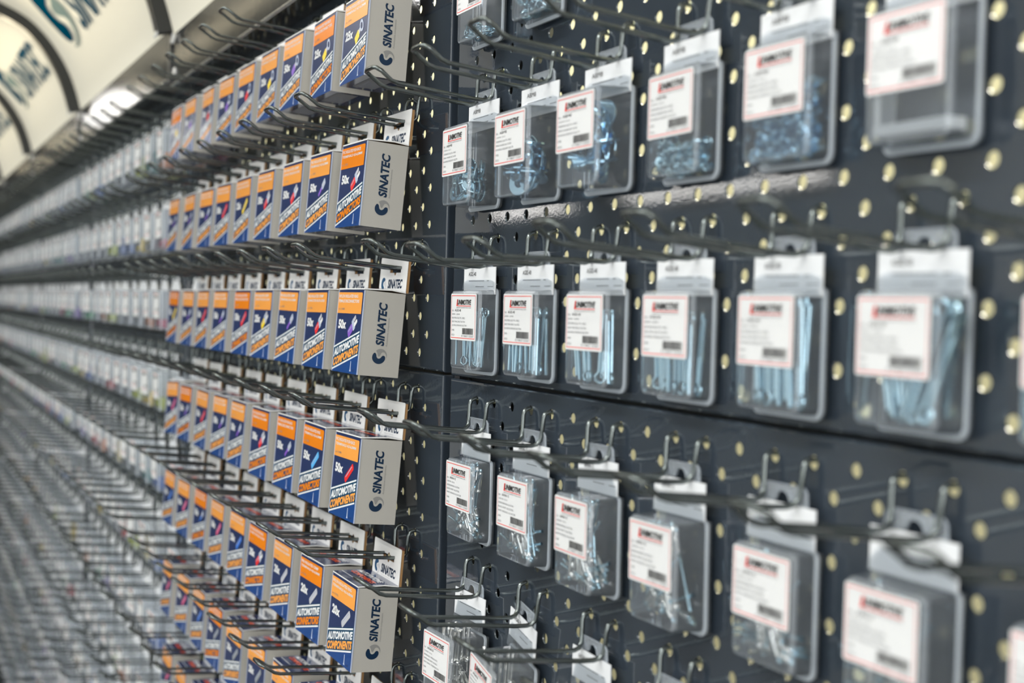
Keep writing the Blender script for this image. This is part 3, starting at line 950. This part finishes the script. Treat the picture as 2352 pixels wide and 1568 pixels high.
def pack(xc, zr, dz, w, yf, zt, zb, lab, grp, kind, code, fill, rot=(0, 0, 0), seed=0, lab_dz=0):
    """one clear pack; local z is measured from the hook's row line"""
    root = link('clear_pack', None, None, (xc, 0, zr), rot, lab, 'hanging pack', grp)
    link('back_plate', back2_mesh(w+.14, zt, zb-.08), root, (0, 0, 0))
    tray = link('clear_tray', shell_mesh(w, yf, zt, zb), root)
    link('insert_card', card_mesh(w, code, zt), root, label='white printed card')
    me = label_mesh(kind, code, yf)
    link('price_label', me, tray, (0, 0, (zt+1.78)+lab_dz), label='white label with red border reading UNIMOTIVE')
    rnd = random.Random(seed)
    def part(n_, me_, loc, r_):
        o = link(n_, me_, root, loc, r_)
        return o
    ym = (yf-0.1)/2
    if fill[0] == 'pins':
        _, me_, cnt, L, lean = fill
        for i in range(cnt):
            x = -w/2+.16+(w-.34)*(i+rnd.uniform(-.3, .3))/max(1, cnt-1)
            x = min(w/2-.16, max(-w/2+.14, x))
            a_ = rnd.uniform(-.10, .10)+lean*(x/w)
            y = rnd.uniform(yf+.14, -.20)
            if rnd.random() < .5:    # eye down
                xt = x; loc = (x, y, zb+.30+rnd.uniform(0, .05)); r_ = (rnd.uniform(-.03, .03), math.pi+a_, rnd.uniform(-.6, .6))
            else:
                loc = (x+L*math.sin(a_)*.5, y, zb+.10+L); r_ = (rnd.uniform(-.03, .03), a_, rnd.uniform(-.6, .6))
            part('split_pin', me_, loc, r_)
    elif fill[0] == 'rivets':
        _, me_, cnt, top = fill
        for i in range(cnt):
            y = yf+.16+(abs(yf)-.40)*rnd.random()**1.5
            f = i/cnt
            mode = rnd.random()
            if mode < .45:          # standing, head up or down
                a_ = rnd.uniform(-.4, .4)+(math.pi if rnd.random() < .5 else 0)
                z = zb+(.62 if abs(a_) < 1.5 else 1.15)+(top-1.1)*f*rnd.uniform(.4, 1)
                x = rnd.uniform(-w/2+.35, w/2-.35)
            elif mode < .8:         # leaning
                sg = rnd.choice((-1, 1))
                a_ = sg*rnd.uniform(.5, .95)
                z = zb+.50+(top-.9)*f*rnd.uniform(.3, 1)
                x = -sg*rnd.uniform(0, w/2-.55)
            else:                   # lying on the floor of the tray
                sg = rnd.choice((-1, 1))
                a_ = sg*rnd.uniform(1.2, 1.5)
                z = zb+.20+.5*rnd.random()*f
                x = -sg*rnd.uniform(.1, w/2-.65)
            ca_ = math.cos(a_)
            up_ = 1.05*ca_ if ca_ > 0 else -.5*ca_
            dn_ = -1.05*ca_ if ca_ < 0 else .55*ca_
            z = min(max(z, zb+.12+dn_), zt-.10-up_)
            part('rivet', me_, (x, y, z), (rnd.uniform(-.05, .05), a_, 0))
    elif fill[0] == 'washers':
        _, me_, cnt, rad, top = fill
        for i in range(cnt):
            f = i/cnt
            x = rnd.uniform(-w/2+rad+.04, w/2-rad-.04)
            steep = rnd.random() < .7
            y = rnd.uniform(yf+.22, -.34) if steep else rnd.uniform(yf+rad+.04, -.18-rad)
            z = zb+rad+.06+(top-rad)*f*rnd.uniform(.8, 1.0)
            rr = (math.pi/2+rnd.uniform(-.25, .25), 0, rnd.uniform(-.5, .5)) if steep else (rnd.uniform(-.5, .5), rnd.uniform(-.3, .3), 0)
            part('washer', me_, (x, y, z), rr)
    elif fill[0] == 'heap':
        _, n_, r0, top, m_ = fill
        o = part('washer_heap', pile_mesh(w, yf, zb, zb+top, n_, r0, m_, seed), (0, 0, 0), (0, 0, 0))
        o['kind'] = 'stuff'
    elif fill[0] == 'bar':
        q = MB()
        q.box((-w/2+.12, yf+.06, zb+.14), (w/2-.12, -.16, zb+.30), 'card')
        q.box((-w/2+.10, yf+.10, zb+.30), (-w/2+.22, -.2, zb+1.4), 'card')
        link('folded_leaflet', q.mesh('folded_leaflet'), root, label='white folded strip')
    return root

ROWN = {1: 'top', 2: 'second', 3: 'third', 4: 'fourth', 5: 'fifth'}
def near(r, k): return -8.0+3*k, row_z(r)
G = 'clear packs of hardware in the nearest bay'
near_specs = {
 1: [(0, 1.60, -.60, ('heap', 60, .10, .42, 'zinc')), (1, 1.66, -.55, ('heap', 80, .13, .95, 'zinc'))],
 2: [(0, 1.68, -.90, ('washers', WASH, 50, .25, .95)), (1, 1.68, -.88, ('washers', WASH_BIG, 34, .34, 1.25)), (2, 1.68, -.88, ('washers', WASH_BIG, 42, .34, 1.75)),
     (3, 1.68, -.55, ('heap', 150, .11, .85, 'zinc')), (4, 1.66, -.55, ('heap', 380, .10, 1.25, 'zinc_blue')), (5, 1.66, -.58, ('bar',)), (6, 1.66, -.55, ('heap', 60, .1, .5, 'zinc'))],
 3: [(0, 1.70, -.56, ('pins', SPLIT_THIN, 12, 1.20, .25)), (1, 1.70, -.56, ('pins', SPLIT, 11, 1.25, .3)), (2, 1.70, -.54, ('pins', SPLIT, 9, 1.25, .15)), (3, 1.70, -.54, ('pins', SPLIT, 10, 1.25, .25)),
     (4, 1.68, -.55, ('pins', SPLIT_BIG, 9, 1.50, .2)), (5, 1.68, -.62, ('pins', SPLIT_BIG, 9, 1.50, 1.1)), (6, 1.68, -.58, ('pins', SPLIT_BIG, 9, 1.50, .5))],
 4: [(0, 1.58, -.60, ('rivets', RIV, 36, 1.75)), (1, 1.64, -.60, ('rivets', RIV, 36, 1.75)), (2, 1.64, -.74, ('rivets', RIV, 34, 1.8)), (3, 1.64, -.74, ('rivets', RIV, 20, 1.7)),
     (4, 1.64, -.50, ('rivets', RIV, 17, 1.4)), (5, 1.64, -.68, ('rivets', RIV, 13, 1.5)), (6, 1.64, -.60, ('rivets', RIV, 10, 1.0))],
 5: [(0, 1.56, -1.00, ('rivets', DOME, 44, 1.7)), (1, 1.56, -1.10, ('rivets', DOME, 36, 1.7)), (2, 1.60, -.9, ('rivets', DOME, 30, 1.5)), (3, 1.6, -.6, ('rivets', DOME, 12, 1.3))],
}
what = {'washers': 'zinc washers', 'heap': 'tiny zinc rings', 'pins': 'zinc split pins', 'rivets': 'blind rivets', 'bar': 'almost nothing'}
codes = {1: 'ABM5', 2: 'ABM8', 3: 'AG02-40', 4: 'AHN4-15', 5: 'AHSA8-20'}
for r, L_ in near_specs.items():
    for (k, w_, yf, fill) in L_:
        xc, zr = near(r, k)
        kd = {1: 'B', 2: 'B', 3: 'A', 4: 'C', 5: 'D'}[r]
        dz = {1: 0, 2: 0, 3: 0, 4: -.14, 5: -.36}[r]
        zt, zb = -1.76+dz, -3.72+dz
        if r == 4: zb = -3.84
        if r == 5: zb = -3.90
        wh = 'dome rivets' if r == 5 else what[fill[0]]
        lab = 'clear pack with %s, %s row, %s to the right of the post' % (wh, ROWN[r], ORD[k+1])
        rot = (0, 0, random.Random(r*9+k).uniform(-.02, .02))
        if (r, k) == (5, 0): rot = (-0.03, 0.0, 0.03)
        if (r, k) == (5, 1): rot = (0.0, 0.12, -0.10)
        if (r, k) == (5, 2): rot = (0.0, 0.0, -0.05)
        if (r, k) == (4, 2): rot = (0, -.02, -.05)
        if (r, k) == (4, 3): rot = (0, -.02, -.03)
        yoff = {1: -.06, 2: -.05, 3: -.05, 4: -.04, 5: -.05}[r]
        o = pack(xc, zr, dz, w_, yf, zt, zb, lab, G, kd, codes[r], fill, rot, seed=r*10+k)
        o.location.y = yoff*S
for r in range(1, 6):
    for k in range(-0, 8):
        xc, zr = near(r, k)
        if in_frame([(xc, -0.1, zr-.5), (xc, -3.4, zr-.8), (xc, -.3, zr-1.2)], 0):
            me = HOOK_LOW if (r, k) in ((3, 1), (3, 2)) else HOOK_SHORT
            hook(xc, zr, me, 'grey wire hook of the nearest bay, %s row, %s right of the post' % (ROWN[r], ORD[k+1]), 'wire hooks of the nearest bay')

# ---------------------------------------------------------------- far bays: blister packs by the hundred
FCOL = ['c_red', 'c_pink', 'c_blue', 'c_yellow', 'c_amber', 'c_teal', 'c_lime', 'c_purple', 'c_orange', 'c_grey', 'c_silver', 'c_silver', 'c_silver', 'c_grey', 'c_silver', 'c_green']
FW = 2.30
def far_tray():
    q = MB()
    h = FW/2; yf = -1.0; zt, zb = -1.75, -3.75
    a = [(x, -.1, z) for x, z in rrect(-h, zb, h, zt, .15, 2)]
    b = [(x, yf+.05, z) for x, z in rrect(-h+.03, zb+.03, h-.03, zt-.03, .15, 2)]
    c = [(x, yf, z) for x, z in rrect(-h+.10, zb+.10, h-.10, zt-.10, .1, 2)]
    n = len(a)
    q.add(a+b, [(k, (k+1) % n, n+(k+1) % n, n+k) for k in range(n)], 'milky_plastic', True)
    q.add(b+c, [(k, (k+1) % n, n+(k+1) % n, n+k) for k in range(n)], 'rim_plastic', True)
    q.add(c, [tuple(range(n))], 'clear_plastic')
    return q.mesh('clear_tray')
def far_card():
    q = MB()
    h = FW/2
    out = [(-h, -3.8), (h, -3.8), (h, -1.6), (0.8, -1.35), (0.75, -0.9), (-0.75, -0.9), (-0.8, -1.35), (-h, -1.6)]
    q.plate(out, [euro_hole()], -0.09, -0.06, 'card')
    return q.mesh('backing_card')
def far_label():
    q = MB()
    q.plate(rrect(-.95, -3.15, .60, -1.9, .04, 2), [], -1.02, -1.005, 'paper')
    fr = (Vector((-.95, -1.02, -2.95)), X_, Z_)
    q.on(fr, [(.05, .05), (1.45, .05), (1.45, .07), (.05, .07)], 'ink_red')
    q.on(fr, [(.05, .98), (1.45, .98), (1.45, 1.0), (.05, 1.0)], 'ink_red')
    q.on(fr, [(.4, .80), (1.2, .80), (1.2, .92), (.4, .92)], 'ink_dark')
    q.on(fr, [(.8, .16), (1.38, .16), (1.38, .30), (.8, .30)], 'ink_grey')
    return q.mesh('price_label')
FT, FC, FL = far_tray(), far_card(), far_label()
_fill = {}
def far_fill(c, v):
    if (c, v) in _fill: return _fill[(c, v)]
    q = MB()
    rnd = random.Random(v*7+len(c))
    hgt = (0.25, 0.45, 0.9)[v]
    for i in range(14+8*v):
        x = rnd.uniform(-.85, .85); z = -3.62+rnd.uniform(0, hgt); y = rnd.uniform(-.86, -.5)
        a_ = rnd.uniform(0, 3.1); L = .20
        q.tube([(x-L*math.cos(a_), y, z+.05-L*.5*math.sin(a_)), (x+L*math.cos(a_), y, z+.05+L*.5*math.sin(a_))], .13, c, 6)
    _fill[(c, v)] = q.mesh('small_parts')
    return _fill[(c, v)]
n_pack = 0; n_hook = 0
stuffp = MB()
cand = []
for b in range(1, 6):
    for i in range(10):
        if b == 1 and i < 9: continue
        xc = BX0[b]+29.5-3.0*i
        for r in range(1, 14):
            zr = row_z(r)
            if in_frame([(xc+a_, y_, zr+z_) for a_ in (-1.1, 1.1) for y_ in (-1, -.1) for z_ in (-.9, -3.8)], -2):
                cand.append((b, i, r, xc, zr))
cand.sort(key=lambda t: (CAM-Vector((t[3], 0, t[4]))).length)
bayw = {1: 'second bay', 2: 'third bay', 3: 'fourth bay', 4: 'fifth bay', 5: 'sixth bay'}
colw = {'c_green': 'green', 'c_red': 'red', 'c_pink': 'pink', 'c_blue': 'blue', 'c_yellow': 'yellow', 'c_amber': 'amber', 'c_teal': 'dark green', 'c_lime': 'lime', 'c_purple': 'purple', 'c_orange': 'orange', 'c_grey': 'grey', 'c_silver': 'pale grey'}
one = {}
for idx, (b, i, r, xc, zr) in enumerate(cand):
    rnd = random.Random(b*1000+i*50+r)
    c = rnd.choice(FCOL) if rnd.random() < .6 else 'c_silver'; v = rnd.choice((0, 0, 1, 1, 2))
    ov = {(1, 9, 1): ('c_pink', 2), (2, 0, 1): ('c_orange', 1), (2, 1, 1): ('c_teal', 2), (2, 2, 1): ('c_lime', 2), (2, 7, 1): ('c_blue', 1), (1, 9, 2): ('c_amber', 0), (2, 0, 2): ('c_pink', 0), (2, 3, 2): ('c_blue', 0),
          (1, 9, 3): ('c_silver', 0), (2, 0, 3): ('c_pink', 0), (2, 5, 3): ('c_lime', 0), (1, 9, 4): ('c_teal', 2), (3, 2, 5): ('c_blue', 2), (3, 3, 5): ('c_red', 2), (3, 4, 5): ('c_blue', 2), (4, 3, 5): ('c_green', 2), (2, 1, 6): ('c_yellow', 2), (2, 3, 6): ('c_red', 2), (3, 0, 7): ('c_yellow', 2)}
    c, v = ov.get((b, i, r), (c, v))
    if idx < 272:
        yw = rnd.uniform(-.05, .05)
        lab = 'small blurred blister pack, %s parts, %s, %s row, %s from the right' % (colw[c], bayw[b], ORD[r], ORD[i+1])
        root = link('blister_pack', None, None, (xc, -.04, zr), (rnd.uniform(-.01, .03), rnd.uniform(-.015, .015), yw), lab, 'hanging pack', 'blister packs in the far bays')
        tray = link('clear_tray', FT, root)
        link('backing_card', FC, root)
        link('price_label', FL, tray)
        o = link('small_parts', far_fill(c, v), root, label='%s small parts' % colw[c], kind='stuff')
    else:
        for (mesh_, k_) in ((FT, 0), (FC, 0), (FL, 0), (far_fill(c, min(v, 1)), 0)):
            vs = [(v_.co.x/S+xc, v_.co.y/S, v_.co.z/S+zr) for v_ in mesh_.vertices]
            mats_ = [m_.name for m_ in mesh_.materials]
            o_ = len(stuffp.v)
            stuffp.v += vs
            for p in mesh_.polygons:
                stuffp.f.append(tuple(x_+o_ for x_ in p.vertices))
                stuffp.m.append(stuffp.mi(mats_[p.material_index]))
                stuffp.sm.append(p.use_smooth)
if stuffp.v:
    link('blister_pack_rows', stuffp.mesh('blister_pack_rows'), None, label='blurred mass of tiny blister packs in the farthest bays at the left edge', cat='hanging packs', kind='stuff')
stuffh = MB()
hv = [tuple(v_.co/S) for v_ in HOOK.vertices]
hf = [tuple(p.vertices) for p in HOOK.polygons]
hc = []
for b in range(2, 6):
    for i in range(10):
        xc = BX0[b]+29.5-3.0*i
        for r in range(1, 14):
            zr = row_z(r)
            if in_frame([(xc, -.2, zr-.5), (xc, -3.5, zr-.7)], 0):
                hc.append((b, i, r, xc, zr))
hc.sort(key=lambda t: (CAM-Vector((t[3], -3, t[4]))).length)
for idx, (b, i, r, xc, zr) in enumerate(hc):
    if idx < 230:
        hook(xc, zr, HOOK, 'small blurred wire hook, %s, %s row, %s from the right' % (bayw[b], ORD[r], ORD[i+1]), 'wire hooks in the far bays')
    else:
        stuffh.add([(x+xc, y, z+zr) for x, y, z in hv], hf, 'steel_wire', True)
if stuffh.v:
    link('wire_hook_rows', stuffh.mesh('wire_hook_rows'), None, label='blurred rows of tiny wire hooks in the farthest bays at the left edge', cat='hooks', kind='stuff')

for o in LAMPS:
    if 'label' in o: del o['label']
